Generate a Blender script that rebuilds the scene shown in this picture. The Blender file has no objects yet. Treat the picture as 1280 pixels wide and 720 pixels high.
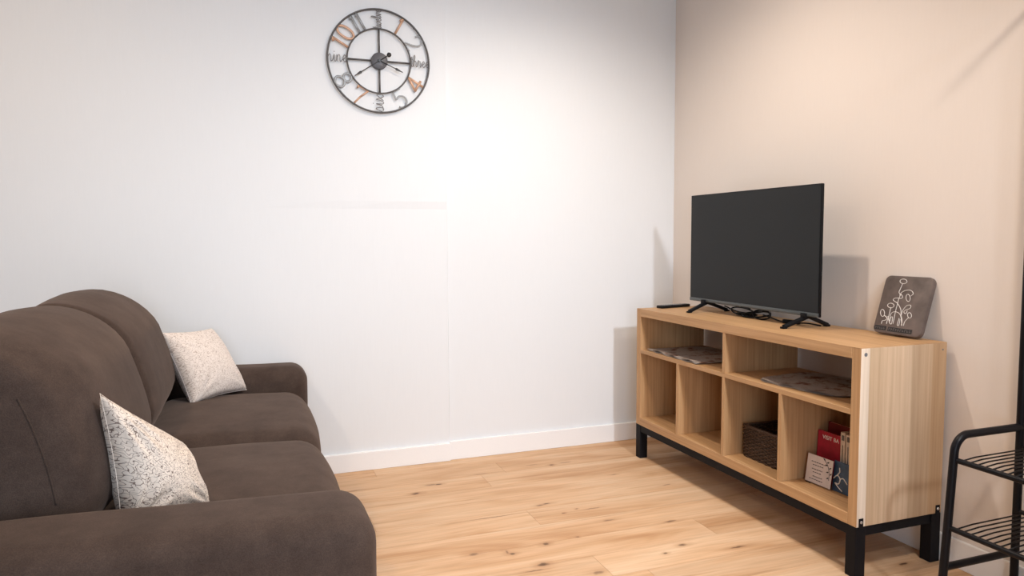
import bpy, bmesh, math, random
from mathutils import Vector, Matrix, noise

random.seed(7)
scene = bpy.context.scene
COL = scene.collection
PI = math.pi

# ------------------------------------------------------------------ materials
def new_mat(name):
    m = bpy.data.materials.new(name)
    m.use_nodes = True
    nt = m.node_tree
    b = nt.nodes['Principled BSDF']
    return m, nt, b

def N(nt, t, **kw):
    n = nt.nodes.new(t)
    for k, v in kw.items():
        if k in n.inputs.keys():
            n.inputs[k].default_value = v
        else:
            setattr(n, k, v)
    return n

def ramp(nt, stops, interp='LINEAR'):
    r = nt.nodes.new('ShaderNodeValToRGB')
    cr = r.color_ramp
    cr.interpolation = interp
    while len(cr.elements) < len(stops):
        cr.elements.new(0.5)
    for e, (p, c) in zip(cr.elements, stops):
        e.position = p
        e.color = (*c, 1) if len(c) == 3 else c
    return r

def simple(name, col, rough=0.5, metal=0.0, spec=0.5, bump=0.0, scale=200, var=0.0):
    m, nt, b = new_mat(name)
    L = nt.links.new
    b.inputs['Roughness'].default_value = rough
    b.inputs['Metallic'].default_value = metal
    b.inputs['Specular IOR Level'].default_value = spec
    tc = N(nt, 'ShaderNodeTexCoord')
    nz = N(nt, 'ShaderNodeTexNoise', Scale=scale, Detail=3.0)
    L(tc.outputs['Object'], nz.inputs['Vector'])
    lo = tuple(c * (1 - var) for c in col); hi = tuple(min(1, c * (1 + var)) for c in col)
    r = ramp(nt, [(0.3, lo), (0.7, hi)])
    L(nz.outputs['Fac'], r.inputs['Fac'])
    L(r.outputs['Color'], b.inputs['Base Color'])
    if bump:
        bp = N(nt, 'ShaderNodeBump', Strength=bump, Distance=0.002)
        L(nz.outputs['Fac'], bp.inputs['Height'])
        L(bp.outputs['Normal'], b.inputs['Normal'])
    return m

def wall_mat(name, col):
    m, nt, b = new_mat(name)
    L = nt.links.new
    tc = N(nt, 'ShaderNodeTexCoord')
    mp = N(nt, 'ShaderNodeMapping'); mp.inputs['Scale'].default_value = (160, 160, 9)
    L(tc.outputs['Object'], mp.inputs['Vector'])
    nz = N(nt, 'ShaderNodeTexNoise', Scale=1.0, Detail=3.0)
    L(mp.outputs['Vector'], nz.inputs['Vector'])
    r = ramp(nt, [(0.3, tuple(c * 0.985 for c in col)), (0.7, col)])
    L(nz.outputs['Fac'], r.inputs['Fac'])
    L(r.outputs['Color'], b.inputs['Base Color'])
    bp = N(nt, 'ShaderNodeBump', Strength=0.12, Distance=0.001)
    L(nz.outputs['Fac'], bp.inputs['Height'])
    L(bp.outputs['Normal'], b.inputs['Normal'])
    b.inputs['Roughness'].default_value = 0.85
    b.inputs['Specular IOR Level'].default_value = 0.2
    return m

def oak_mat(name, axis, c0, c1, bands=None):
    """veneer with the grain running along axis"""
    m, nt, b = new_mat(name)
    L = nt.links.new
    tc = N(nt, 'ShaderNodeTexCoord')
    mp = N(nt, 'ShaderNodeMapping')
    s = [95, 95, 95]; s['xyz'.index(axis)] = 2.2
    mp.inputs['Scale'].default_value = s
    L(tc.outputs['Object'], mp.inputs['Vector'])
    nz = N(nt, 'ShaderNodeTexNoise', Scale=1.0, Detail=5.0, Roughness=0.6)
    L(mp.outputs['Vector'], nz.inputs['Vector'])
    r = ramp(nt, [(0.3, c0), (0.68, c1)])
    L(nz.outputs['Fac'], r.inputs['Fac'])
    mp2 = N(nt, 'ShaderNodeMapping')
    s = [9, 9, 9]; s['xyz'.index(axis)] = 0.5
    mp2.inputs['Scale'].default_value = s
    L(tc.outputs['Object'], mp2.inputs['Vector'])
    nz2 = N(nt, 'ShaderNodeTexNoise', Scale=1.0, Detail=2.0)
    L(mp2.outputs['Vector'], nz2.inputs['Vector'])
    r2 = ramp(nt, [(0.35, (0.84, 0.83, 0.82)), (0.65, (1, 1, 1))])
    L(nz2.outputs['Fac'], r2.inputs['Fac'])
    mx = N(nt, 'ShaderNodeMix', data_type='RGBA', blend_type='MULTIPLY')
    mx.inputs['Factor'].default_value = 1
    L(r.outputs['Color'], mx.inputs['A']); L(r2.outputs['Color'], mx.inputs['B'])
    out = mx.outputs['Result']
    if bands:   # strips of differing veneer, laid across x
        sp = N(nt, 'ShaderNodeSeparateXYZ')
        L(tc.outputs['Object'], sp.inputs['Vector'])
        mr = N(nt, 'ShaderNodeMapRange')
        mr.inputs['From Min'].default_value = bands[0]
        mr.inputs['From Max'].default_value = bands[1]
        L(sp.outputs['X'], mr.inputs['Value'])
        r3 = ramp(nt, bands[2])
        L(mr.outputs['Result'], r3.inputs['Fac'])
        mx2 = N(nt, 'ShaderNodeMix', data_type='RGBA', blend_type='MULTIPLY')
        mx2.inputs['Factor'].default_value = 1
        L(out, mx2.inputs['A']); L(r3.outputs['Color'], mx2.inputs['B'])
        out = mx2.outputs['Result']
    L(out, b.inputs['Base Color'])
    bp = N(nt, 'ShaderNodeBump', Strength=0.08, Distance=0.001)
    L(nz.outputs['Fac'], bp.inputs['Height'])
    L(bp.outputs['Normal'], b.inputs['Normal'])
    b.inputs['Roughness'].default_value = 0.5
    b.inputs['Specular IOR Level'].default_value = 0.35
    return m

KNOTS = [(-1.535, -.345, .035, .012, .55), (-1.50, -.352, .022, .009, .9), (-1.625, -.435, .028, .012, .95),
         (-1.153, -.768, .022, .009, .6), (-1.118, -.760, .028, .007, .9), (-.885, -.275, .016, .010, .9),
         (-.80, -.262, .045, .008, .45), (-1.565, -1.13, .028, .016, .5), (-1.43, -1.175, .018, .013, .8),
         (-1.445, -1.155, .010, .02, .5), (-1.355, -1.295, .025, .017, .8), (-1.40, -1.33, .05, .006, .6), (-1.28, -1.14, .02, .014, .75),
         (-1.14, -1.125, .010, .006, .7), (-1.09, -.885, .008, .005, .9), (-1.02, -.862, .008, .005, .9),
         (-.158, -1.743, .028, .010, .95), (-.955, -.88, .05, .006, .5), (-.80, -1.33, .025, .012, .7), (-.9, -1.37, .012, .008, .8),
         (-.72, -1.12, .04, .008, .65), (-1.39, -.822, .13, .0035, .75), (-.66, -.52, .02, .006, .6), (-1.27, -.285, .05, .007, .4),
         (-.95, -1.02, .035, .008, .55), (-.62, -1.42, .05, .008, .7), (-1.9, -.30, .06, .006, .4), (-.98, -.24, .05, .005, .4),
         (-1.20, -1.42, .03, .014, .5), (-.50, -.74, .03, .008, .5)]

def floor_mat():
    m, nt, b = new_mat('oak_floor')
    L = nt.links.new
    tc = N(nt, 'ShaderNodeTexCoord')
    at = N(nt, 'ShaderNodeAttribute', attribute_name='plank_tone')
    # shift grain per plank
    vm = N(nt, 'ShaderNodeVectorMath', operation='MULTIPLY')
    vm.inputs[1].default_value = (37, 11, 53)
    L(at.outputs['Color'], vm.inputs[0])
    ad = N(nt, 'ShaderNodeVectorMath', operation='ADD')
    L(tc.outputs['Object'], ad.inputs[0]); L(vm.outputs['Vector'], ad.inputs[1])
    def layer(sc, scale, detail, dist=0.0):
        mp = N(nt, 'ShaderNodeMapping'); mp.inputs['Scale'].default_value = sc
        L(ad.outputs['Vector'], mp.inputs['Vector'])
        nz = N(nt, 'ShaderNodeTexNoise', Scale=scale, Detail=detail, Roughness=0.6, Distortion=dist)
        L(mp.outputs['Vector'], nz.inputs['Vector'])
        return nz
    big = layer((1.1, 7, 7), 1.0, 3.0, 0.8)
    fine = layer((4, 90, 90), 1.0, 4.0)
    r = ramp(nt, [(0.28, (0.55, 0.31, 0.155)), (0.5, (0.71, 0.47, 0.285)), (0.72, (0.77, 0.56, 0.375))])
    L(big.outputs['Fac'], r.inputs['Fac'])
    rf = ramp(nt, [(0.3, (0.86, 0.84, 0.82)), (0.7, (1.04, 1.04, 1.04))])
    L(fine.outputs['Fac'], rf.inputs['Fac'])
    mx = N(nt, 'ShaderNodeMix', data_type='RGBA', blend_type='MULTIPLY'); mx.inputs['Factor'].default_value = 1
    L(r.outputs['Color'], mx.inputs['A']); L(rf.outputs['Color'], mx.inputs['B'])
    stk = layer((1.3, 26, 26), 1.0, 3.0, 0.4)
    rs = ramp(nt, [(0.60, (1, 1, 1)), (0.74, (0.80, 0.72, 0.64))])
    L(stk.outputs['Fac'], rs.inputs['Fac'])
    mk = N(nt, 'ShaderNodeMix', data_type='RGBA', blend_type='MULTIPLY'); mk.inputs['Factor'].default_value = 1
    L(mx.outputs['Result'], mk.inputs['A']); L(rs.outputs['Color'], mk.inputs['B'])
    mx = mk
    # tone per plank
    rt = ramp(nt, [(0.0, (0.90, 0.88, 0.86)), (1.0, (1.06, 1.07, 1.08))])
    L(at.outputs['Fac'], rt.inputs['Fac'])
    mt = N(nt, 'ShaderNodeMix', data_type='RGBA', blend_type='MULTIPLY'); mt.inputs['Factor'].default_value = 1
    L(mx.outputs['Result'], mt.inputs['A']); L(rt.outputs['Color'], mt.inputs['B'])
    # knots
    wn = N(nt, 'ShaderNodeTexNoise', Scale=35.0, Detail=2.0)
    L(tc.outputs['Object'], wn.inputs['Vector'])
    ws = N(nt, 'ShaderNodeVectorMath', operation='MULTIPLY_ADD')
    ws.inputs[1].default_value = (0.03, 0.012, 0); ws.inputs[2].default_value = (-0.015, -0.006, 0)
    L(wn.outputs['Color'], ws.inputs[0])
    wp = N(nt, 'ShaderNodeVectorMath', operation='ADD')
    L(tc.outputs['Object'], wp.inputs[0]); L(ws.outputs['Vector'], wp.inputs[1])
    def spots(grow, lo):
        acc = None
        for kx, ky, rx, ry, st in KNOTS:
            s = N(nt, 'ShaderNodeVectorMath', operation='SUBTRACT'); s.inputs[1].default_value = (kx, ky, 0)
            L(wp.outputs['Vector'], s.inputs[0])
            mu = N(nt, 'ShaderNodeVectorMath', operation='MULTIPLY'); mu.inputs[1].default_value = (1 / rx / grow, 1 / ry / grow, 0)
            L(s.outputs['Vector'], mu.inputs[0])
            ln = N(nt, 'ShaderNodeVectorMath', operation='LENGTH')
            L(mu.outputs['Vector'], ln.inputs[0])
            mr = N(nt, 'ShaderNodeMapRange', interpolation_type='SMOOTHSTEP')
            mr.inputs['From Min'].default_value = 1.0; mr.inputs['From Max'].default_value = lo
            mr.inputs['To Max'].default_value = st
            L(ln.outputs['Value'], mr.inputs['Value'])
            if acc is None:
                acc = mr.outputs['Result']
            else:
                mm = N(nt, 'ShaderNodeMath', operation='MAXIMUM')
                L(acc, mm.inputs[0]); L(mr.outputs['Result'], mm.inputs[1]); acc = mm.outputs[0]
        return acc
    halo = spots(2.6, 0.1); core = spots(0.95, 0.3)
    hm = N(nt, 'ShaderNodeMath', operation='MULTIPLY'); hm.inputs[1].default_value = 0.5
    L(halo, hm.inputs[0])
    m1 = N(nt, 'ShaderNodeMix', data_type='RGBA'); m1.inputs['B'].default_value = (0.33, 0.15, 0.06, 1)
    L(hm.outputs[0], m1.inputs['Factor']); L(mt.outputs['Result'], m1.inputs['A'])
    m2 = N(nt, 'ShaderNodeMix', data_type='RGBA'); m2.inputs['B'].default_value = (0.075, 0.034, 0.018, 1)
    L(core, m2.inputs['Factor']); L(m1.outputs['Result'], m2.inputs['A'])
    L(m2.outputs['Result'], b.inputs['Base Color'])
    b.inputs['Roughness'].default_value = 0.55
    b.inputs['Specular IOR Level'].default_value = 0.3
    bp = N(nt, 'ShaderNodeBump', Strength=0.06, Distance=0.001)
    L(fine.outputs['Fac'], bp.inputs['Height']); L(bp.outputs['Normal'], b.inputs['Normal'])
    return m

def fabric_mat():
    m, nt, b = new_mat('sofa_fabric')
    L = nt.links.new
    tc = N(nt, 'ShaderNodeTexCoord')
    nz = N(nt, 'ShaderNodeTexNoise', Scale=9.0, Detail=8.0, Roughness=0.72)
    L(tc.outputs['Object'], nz.inputs['Vector'])
    r = ramp(nt, [(0.3, (0.042, 0.028, 0.0225)), (0.7, (0.080, 0.055, 0.044))])
    L(nz.outputs['Fac'], r.inputs['Fac'])
    wv = N(nt, 'ShaderNodeTexNoise', Scale=420.0, Detail=2.0)
    L(tc.outputs['Object'], wv.inputs['Vector'])
    r2 = ramp(nt, [(0.3, (0.8, 0.8, 0.8)), (0.7, (1.15, 1.15, 1.15))])
    L(wv.outputs['Fac'], r2.inputs['Fac'])
    mx = N(nt, 'ShaderNodeMix', data_type='RGBA', blend_type='MULTIPLY'); mx.inputs['Factor'].default_value = 1
    L(r.outputs['Color'], mx.inputs['A']); L(r2.outputs['Color'], mx.inputs['B'])
    L(mx.outputs['Result'], b.inputs['Base Color'])
    b.inputs['Roughness'].default_value = 0.9
    b.inputs['Specular IOR Level'].default_value = 0.15
    b.inputs['Sheen Weight'].default_value = 0.18
    b.inputs['Sheen Roughness'].default_value = 0.5
    b.inputs['Sheen Tint'].default_value = (0.65, 0.5, 0.42, 1)
    bp = N(nt, 'ShaderNodeBump', Strength=0.25, Distance=0.001)
    L(wv.outputs['Fac'], bp.inputs['Height']); L(bp.outputs['Normal'], b.inputs['Normal'])
    return m

def pillow_mat(name, line, width, scale, base):
    """off-white cotton with a thin meandering line print"""
    m, nt, b = new_mat(name)
    L = nt.links.new
    tc = N(nt, 'ShaderNodeTexCoord')
    nz = N(nt, 'ShaderNodeTexNoise', Scale=scale * 1.1, Detail=0.0)
    L(tc.outputs['UV'], nz.inputs['Vector'])
    sc_ = N(nt, 'ShaderNodeVectorMath', operation='SCALE'); sc_.inputs['Scale'].default_value = 2.3 / scale
    L(nz.outputs['Color'], sc_.inputs[0])
    ad = N(nt, 'ShaderNodeVectorMath', operation='ADD')
    L(tc.outputs['UV'], ad.inputs[0]); L(sc_.outputs['Vector'], ad.inputs[1])
    vo = N(nt, 'ShaderNodeTexVoronoi', Scale=scale, feature='DISTANCE_TO_EDGE', voronoi_dimensions='2D')
    L(ad.outputs['Vector'], vo.inputs['Vector'])
    r = ramp(nt, [(0.0, line), (width, line), (width * 2.2, base)])
    L(vo.outputs['Distance'], r.inputs['Fac'])
    L(r.outputs['Color'], b.inputs['Base Color'])
    wv = N(nt, 'ShaderNodeTexNoise', Scale=500.0, Detail=2.0)
    L(tc.outputs['Object'], wv.inputs['Vector'])
    bp = N(nt, 'ShaderNodeBump', Strength=0.2, Distance=0.001)
    L(wv.outputs['Fac'], bp.inputs['Height']); L(bp.outputs['Normal'], b.inputs['Normal'])
    b.inputs['Roughness'].default_value = 0.85
    b.inputs['Specular IOR Level'].default_value = 0.15
    b.inputs['Sheen Weight'].default_value = 0.1
    return m

def paper_mat(name, seed):
    m, nt, b = new_mat(name)
    L = nt.links.new
    tc = N(nt, 'ShaderNodeTexCoord')
    mp = N(nt, 'ShaderNodeMapping'); mp.inputs['Location'].default_value = (seed, seed * 2.3, 0)
    L(tc.outputs['Object'], mp.inputs['Vector'])
    n1 = N(nt, 'ShaderNodeTexNoise', Scale=16.0, Detail=4.0, Roughness=0.65)
    L(mp.outputs['Vector'], n1.inputs['Vector'])
    r1 = ramp(nt, [(0.38, (0.34, 0.14, 0.08)), (0.44, (0.55, 0.42, 0.34)), (0.50, (0.74, 0.65, 0.59)), (0.64, (0.72, 0.63, 0.57)), (0.72, (0.22, 0.23, 0.20))])
    L(n1.outputs['Fac'], r1.inputs['Fac'])
    L(r1.outputs['Color'], b.inputs['Base Color'])
    b.inputs['Roughness'].default_value = 0.6
    return m

def glass_mat(name, tint=(1, 1, 1)):
    m, nt, b = new_mat(name)
    L = nt.links.new
    out = nt.nodes['Material Output']
    tr = N(nt, 'ShaderNodeBsdfTransparent'); tr.inputs['Color'].default_value = (*tint, 1)
    gl = N(nt, 'ShaderNodeBsdfGlossy'); gl.inputs['Roughness'].default_value = 0.02
    fr = N(nt, 'ShaderNodeFresnel')
    mx = N(nt, 'ShaderNodeMixShader')
    L(fr.outputs[0], mx.inputs[0]); L(tr.outputs[0], mx.inputs[1]); L(gl.outputs[0], mx.inputs[2])
    L(mx.outputs[0], out.inputs['Surface'])
    return m

def emit_mat(name, col, st):
    m, nt, b = new_mat(name)
    b.inputs['Emission Color'].default_value = (*col, 1)
    b.inputs['Emission Strength'].default_value = st
    b.inputs['Base Color'].default_value = (.8, .8, .8, 1)
    return m

OAK0, OAK1 = (0.45, 0.255, 0.115), (0.61, 0.375, 0.19)
OAKL0, OAKL1 = (0.57, 0.41, 0.27), (0.70, 0.53, 0.37)  # paler oak: cool light on the end panel put into the colour
M = dict(
    wall=wall_mat('wall_paint', (0.785, 0.81, 0.83)),
    wallr=wall_mat('wall_paint_lamp_warmed', (0.78, 0.71, 0.655)),  # right wall: warm lamplight put into the paint colour
    wallf=wall_mat('unseen_wall_darkened', (0.20, 0.195, 0.195)),  # unseen walls, darkened to hold down bounced light
    ceil=simple('ceiling_paint', (0.85, 0.85, 0.84), 0.9, var=0.01),
    base=simple('baseboard_white', (0.88, 0.88, 0.88), 0.45, var=0.01),
    floor=floor_mat(),
    gap=simple('plank_gap', (0.10, 0.05, 0.025), 0.9),
    fabric=fabric_mat(),
    foot=simple('dark_foot', (0.02, 0.018, 0.016), 0.5),
    pillow=pillow_mat('pillow_print', (0.20, 0.145, 0.12), 0.034, 25.0, (0.75, 0.655, 0.565)),
    pillow2=pillow_mat('pillow_print_pale', (0.46, 0.38, 0.33), 0.038, 24.0, (0.76, 0.685, 0.63)),
    oaky=oak_mat('oak_along_y', 'y', OAK0, OAK1),
    oakz=oak_mat('oak_along_z', 'z', OAK0, OAK1),
    oakx=oak_mat('oak_along_x', 'x', OAK0, OAK1),
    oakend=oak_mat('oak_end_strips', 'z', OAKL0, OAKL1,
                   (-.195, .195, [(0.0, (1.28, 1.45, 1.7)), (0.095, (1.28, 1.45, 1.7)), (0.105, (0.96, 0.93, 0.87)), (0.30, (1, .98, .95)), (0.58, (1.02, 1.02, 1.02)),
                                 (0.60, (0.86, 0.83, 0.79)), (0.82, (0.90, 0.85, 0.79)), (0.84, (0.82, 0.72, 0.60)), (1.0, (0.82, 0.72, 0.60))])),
    black=simple('black_powder_coat', (0.010, 0.010, 0.012), 0.5, spec=0.10, bump=0.05, scale=900),
    rack=simple('black_tube', (0.007, 0.007, 0.009), 0.36, spec=0.18),
    tvback=simple('tv_plastic', (0.007, 0.007, 0.008), 0.45, spec=0.12),
    bezel=simple('tv_bezel', (0.06, 0.07, 0.072), 0.28, spec=0.6),
    screw=simple('steel_screw', (0.55, 0.55, 0.56), 0.35, metal=0.8),
    cam=simple('grey_cap', (0.16, 0.16, 0.17), 0.5),
    clock=simple('clock_iron', (0.10, 0.095, 0.094), 0.45, metal=0.4, var=0.1),
    clockword=simple('script_iron', (0.17, 0.165, 0.165), 0.45, metal=0.3, var=0.1),
    hub=simple('clock_hub', (0.105, 0.105, 0.115), 0.5, metal=0.3, var=0.1),
    hand=simple('clock_hand', (0.02, 0.02, 0.022), 0.4),
    copper=simple('copper_numeral', (0.60, 0.37, 0.25), 0.45, metal=0.3, var=0.1),
    silver=simple('grey_numeral', (0.33, 0.345, 0.355), 0.45, metal=0.3, var=0.1),
    slate=simple('slate_tile', (0.115, 0.088, 0.078), 0.6, bump=0.3, scale=22, var=0.28),
    wire=simple('white_relief', (0.72, 0.68, 0.64), 0.5),
    ink=simple('black_ink', (0.018, 0.016, 0.016), 0.6),
    inkgrey=simple('letter_grey', (0.10, 0.085, 0.08), 0.5),
    cable=simple('black_cable', (0.006, 0.006, 0.007), 0.4, spec=0.12),
    remote=simple('remote_plastic', (0.007, 0.007, 0.008), 0.4, spec=0.2),
    key=simple('remote_keys', (0.22, 0.22, 0.23), 0.4),
    basket=simple('dark_wicker', (0.070, 0.040, 0.025), 0.55, spec=0.2, bump=0.3, scale=180, var=0.5),
    mapa=paper_mat('printed_paper_a', 1.7),
    mapb=paper_mat('printed_paper_b', 5.3),
    paper=simple('page_paper', (0.74, 0.66, 0.60), 0.7, var=0.03),
    cream=simple('cream_booklet', (0.56, 0.47, 0.40), 0.6, var=0.04, scale=60),
    red=simple('red_cover', (0.38, 0.012, 0.035), 0.4, var=0.25, scale=25),
    dred=simple('dark_red_cover', (0.20, 0.008, 0.014), 0.45, var=0.1),
    blue=simple('blue_cover', (0.035, 0.075, 0.14), 0.4, var=0.3, scale=30),
    white=simple('white_print', (0.82, 0.80, 0.78), 0.5, var=0.02),
    card=simple('card_paper', (0.66, 0.56, 0.51), 0.6, var=0.05, scale=40),
    glass=glass_mat('clear_glass'),
    acrylic=glass_mat('clear_acrylic', (0.92, 0.95, 0.97)),
)
# matt-film screen
m, nt, b = new_mat('tv_screen')
b.inputs['Base Color'].default_value = (0.017, 0.0185, 0.020, 1)
b.inputs['Roughness'].default_value = 0.32
b.inputs['Specular IOR Level'].default_value = 0.16
M['screen'] = m

# ------------------------------------------------------------------ mesh helpers
def origin_of(p):
    v = Vector((0, 0, 0))
    while p is not None:
        v += p.location
        p = p.parent
    return v

def obj(name, bm, mat, parent=None, smooth=False, origin=None):
    """link a bmesh (world coordinates) as one mesh object"""
    bmesh.ops.recalc_face_normals(bm, faces=bm.faces[:])
    o0 = origin_of(parent) if parent else (Vector(origin) if origin else Vector((0, 0, 0)))
    if o0.length > 0:
        bmesh.ops.translate(bm, verts=bm.verts[:], vec=-o0)
    me = bpy.data.meshes.new(name)
    bm.to_mesh(me); bm.free()
    if isinstance(mat, str):
        mat = M[mat]
    me.materials.append(mat)
    if smooth:
        for p in me.polygons:
            p.use_smooth = True
        if smooth != True:
            try:
                me.set_sharp_from_angle(angle=math.radians(smooth))
            except Exception:
                pass
    o = bpy.data.objects.new(name, me)
    COL.objects.link(o)
    if parent:
        o.parent = parent
    elif origin:
        o.location = origin
    return o

def thing(name, label, cat, loc=(0, 0, 0), group=None):
    o = bpy.data.objects.new(name, None)
    COL.objects.link(o)
    o.empty_display_size = 0.05
    o.location = loc
    o['label'] = label; o['category'] = cat
    if group:
        o['group'] = group
    return o

def tag(o, label, cat, group=None):
    o['label'] = label; o['category'] = cat
    if group:
        o['group'] = group
    return o

def struct(name, bm, mat, parent=None, smooth=False):
    o = obj(name, bm, mat, parent, smooth)
    if parent is None:
        o['kind'] = 'structure'
    return o

def NB():
    return bmesh.new()

def box(bm, lo, hi, bev=0.0, seg=2):
    g = bmesh.ops.create_cube(bm, size=1.0)
    vs = g['verts']
    for v in vs:
        v.co = Vector([lo[i] + (v.co[i] + 0.5) * (hi[i] - lo[i]) for i in range(3)])
    if bev > 0:
        es = list({e for v in vs for e in v.link_edges})
        bmesh.ops.bevel(bm, geom=es, offset=bev, segments=seg, affect='EDGES', profile=0.5, clamp_overlap=True)
    return bm

def obox(bm, origin, ex, ey, ez, lo, hi, bev=0.0, seg=2):
    """box in an oriented frame"""
    t = NB(); box(t, lo, hi, bev, seg)
    for v in t.verts:
        c = v.co.copy()
        v.co = Vector(origin) + ex * c.x + ey * c.y + ez * c.z
    me = bpy.data.meshes.new('t'); t.to_mesh(me); t.free()
    bm.from_mesh(me); bpy.data.meshes.remove(me)

def catmull(pts, n=8, closed=False):
    pts = [Vector(p) for p in pts]
    out = []
    k = len(pts)
    rng = range(k if closed else k - 1)
    for i in rng:
        if closed:
            p0, p1, p2, p3 = pts[(i - 1) % k], pts[i], pts[(i + 1) % k], pts[(i + 2) % k]
        else:
            p1, p2 = pts[i], pts[i + 1]
            p0 = pts[i - 1] if i > 0 else p1 * 2 - p2
            p3 = pts[i + 2] if i + 2 < k else p2 * 2 - p1
        for j in range(n):
            t = j / n
            out.append(0.5 * ((2 * p1) + (p2 - p0) * t + (2 * p0 - 5 * p1 + 4 * p2 - p3) * t * t + (3 * p1 - p0 - 3 * p2 + p3) * t ** 3))
    if not closed:
        out.append(pts[-1])
    return out

def tube(bm, pts, r, seg=8, closed=False, ry=None, up=None):
    """sweep a round (or elliptic: r across, ry along up) section along pts"""
    pts = [Vector(p) for p in pts]
    n = len(pts)
    rings = []
    prev = None
    for i in range(n):
        if closed:
            t = pts[(i + 1) % n] - pts[(i - 1) % n]
        elif i == 0:
            t = pts[1] - pts[0]
        elif i == n - 1:
            t = pts[-1] - pts[-2]
        else:
            t = pts[i + 1] - pts[i - 1]
        if t.length < 1e-9:
            t = Vector((0, 0, 1))
        t.normalize()
        if up is not None:
            u = Vector(up) - t * t.dot(Vector(up))
            if u.length < 1e-6:
                u = t.orthogonal()
        elif prev is None:
            u = t.orthogonal()
        else:
            u = prev - t * prev.dot(t)
            if u.length < 1e-6:
                u = t.orthogonal()
        u.normalize(); prev = u
        w = t.cross(u)
        rr = r[i] if isinstance(r, (list, tuple)) else r
        r2 = ry if ry else rr
        rings.append([bm.verts.new(pts[i] + u * (r2 * math.cos(2 * PI * k / seg)) + w * (rr * math.sin(2 * PI * k / seg))) for k in range(seg)])
    m = n if closed else n - 1
    for i in range(m):
        a, b2 = rings[i], rings[(i + 1) % n]
        for k in range(seg):
            try:
                bm.faces.new((a[k], a[(k + 1) % seg], b2[(k + 1) % seg], b2[k]))
            except ValueError:
                pass
    if not closed:
        try:
            bm.faces.new(rings[0][::-1]); bm.faces.new(rings[-1])
        except ValueError:
            pass
    return bm

def cyl(bm, p0, p1, r, seg=20):
    return tube(bm, [p0, p1], r, seg)

def axis_samples(lo, hi, r, step):
    a = [lo, lo + r * .12, lo + r * .3, lo + r * .55, lo + r * .8, lo + r]
    b = [hi - x + lo for x in a][::-1]
    n = max(1, int((b[0] - a[-1]) / step))
    mid = [a[-1] + (b[0] - a[-1]) * i / n for i in range(1, n)]
    out = []
    for x in a + mid + b:
        if not out or x - out[-1] > 1e-5:
            out.append(x)
    return out

def soft_box(lo, hi, r, step=0.05, fn=None):
    """rounded, densely sampled box; fn deforms points"""
    bm = NB()
    S = [axis_samples(lo[i], hi[i], r, step) for i in range(3)]
    cache = {}
    def vert(p):
        k = tuple(round(c, 6) for c in p)
        if k in cache:
            return cache[k]
        P = Vector(p)
        q = Vector([min(max(P[i], lo[i] + r), hi[i] - r) for i in range(3)])
        v = P - q
        if v.length > 1e-9:
            P = q + v.normalized() * r
        if fn:
            P = Vector(fn(P))
        cache[k] = bm.verts.new(P)
        return cache[k]
    for ax in range(3):
        a, b = [i for i in range(3) if i != ax]
        for side in (lo[ax], hi[ax]):
            for i in range(len(S[a]) - 1):
                for j in range(len(S[b]) - 1):
                    quad = []
                    for (x, y) in ((S[a][i], S[b][j]), (S[a][i + 1], S[b][j]), (S[a][i + 1], S[b][j + 1]), (S[a][i], S[b][j + 1])):
                        p = [0, 0, 0]; p[ax] = side; p[a] = x; p[b] = y
                        quad.append(vert(p))
                    try:
                        bm.faces.new(quad)
                    except ValueError:
                        pass
    return bm

def text_bm(s, size, extrude=0.0005):
    cu = bpy.data.curves.new('txt', 'FONT')
    cu.body = s; cu.size = size; cu.extrude = extrude
    cu.align_x = 'LEFT'; cu.align_y = 'BOTTOM'
    o = bpy.data.objects.new('txt', cu); COL.objects.link(o)
    dg = bpy.context.evaluated_depsgraph_get()
    me = bpy.data.meshes.new_from_object(o.evaluated_get(dg))
    bm = NB(); bm.from_mesh(me)
    bpy.data.objects.remove(o); bpy.data.curves.remove(cu); bpy.data.meshes.remove(me)
    return bm

# ------------------------------------------------------------------ room shell
XL, XR, YB, YF, ZC = -4.6, 0.0, 0.0, -5.4, 2.7
T = 0.12
bm = NB(); box(bm, (XL - T, YF - T, -0.10), (XR + T, YB + T, -0.004)); sub = struct('floor', bm, 'gap')
# planks, all one floor
bm = NB()
tone = bm.loops.layers.color.new('plank_tone')
W = 0.165
fixed = {-1: -1.23, 3: -1.143}
row = 0
j = -30
while True:
    y0 = -0.80 + j * W; y1 = y0 + W
    j += 1
    if y1 < YF - 0.0 or y0 < YF - 0.2:
        continue
    if y0 > YB:
        break
    ya, yb = max(y0, YF), min(y1, YB)
    if yb - ya < 0.004:
        continue
    k = j - 1
    ln = 1.9
    st = fixed.get(k, random.uniform(-2, 0))
    while st > XL:
        st -= ln
    x = st
    while x < XR:
        xa, xb = max(x, XL), min(x + ln, XR)
        x += ln
        if xb - xa < 0.01:
            continue
        g = 0.0005
        t = random.random()
        top = [bm.verts.new((xx, yy, 0)) for xx, yy in ((xa + g, ya + g), (xb - g, ya + g), (xb - g, yb - g), (xa + g, yb - g))]
        bot = [bm.verts.new((v.co.x, v.co.y, -0.004)) for v in top]
        fs = [bm.faces.new(top)]
        for q in range(4):
            fs.append(bm.faces.new((top[q], bot[q], bot[(q + 1) % 4], top[(q + 1) % 4])))
        for f in fs:
            for l in f.loops:
                l[tone] = (t, (t * 7.31) % 1, (t * 3.77) % 1, 1)
o = obj('floor_planks', bm, 'floor', sub)

bm = NB(); box(bm, (XL - T, YF - T, ZC), (XR + T, YB + T, ZC + 0.1)); struct('ceiling', bm, 'ceil')
# back wall with a slightly proud lined-out section on the left, split at z = 1.345
bm = NB()
box(bm, (XL - T, YB, -0.1), (XR + T, YB + T, ZC))
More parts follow.
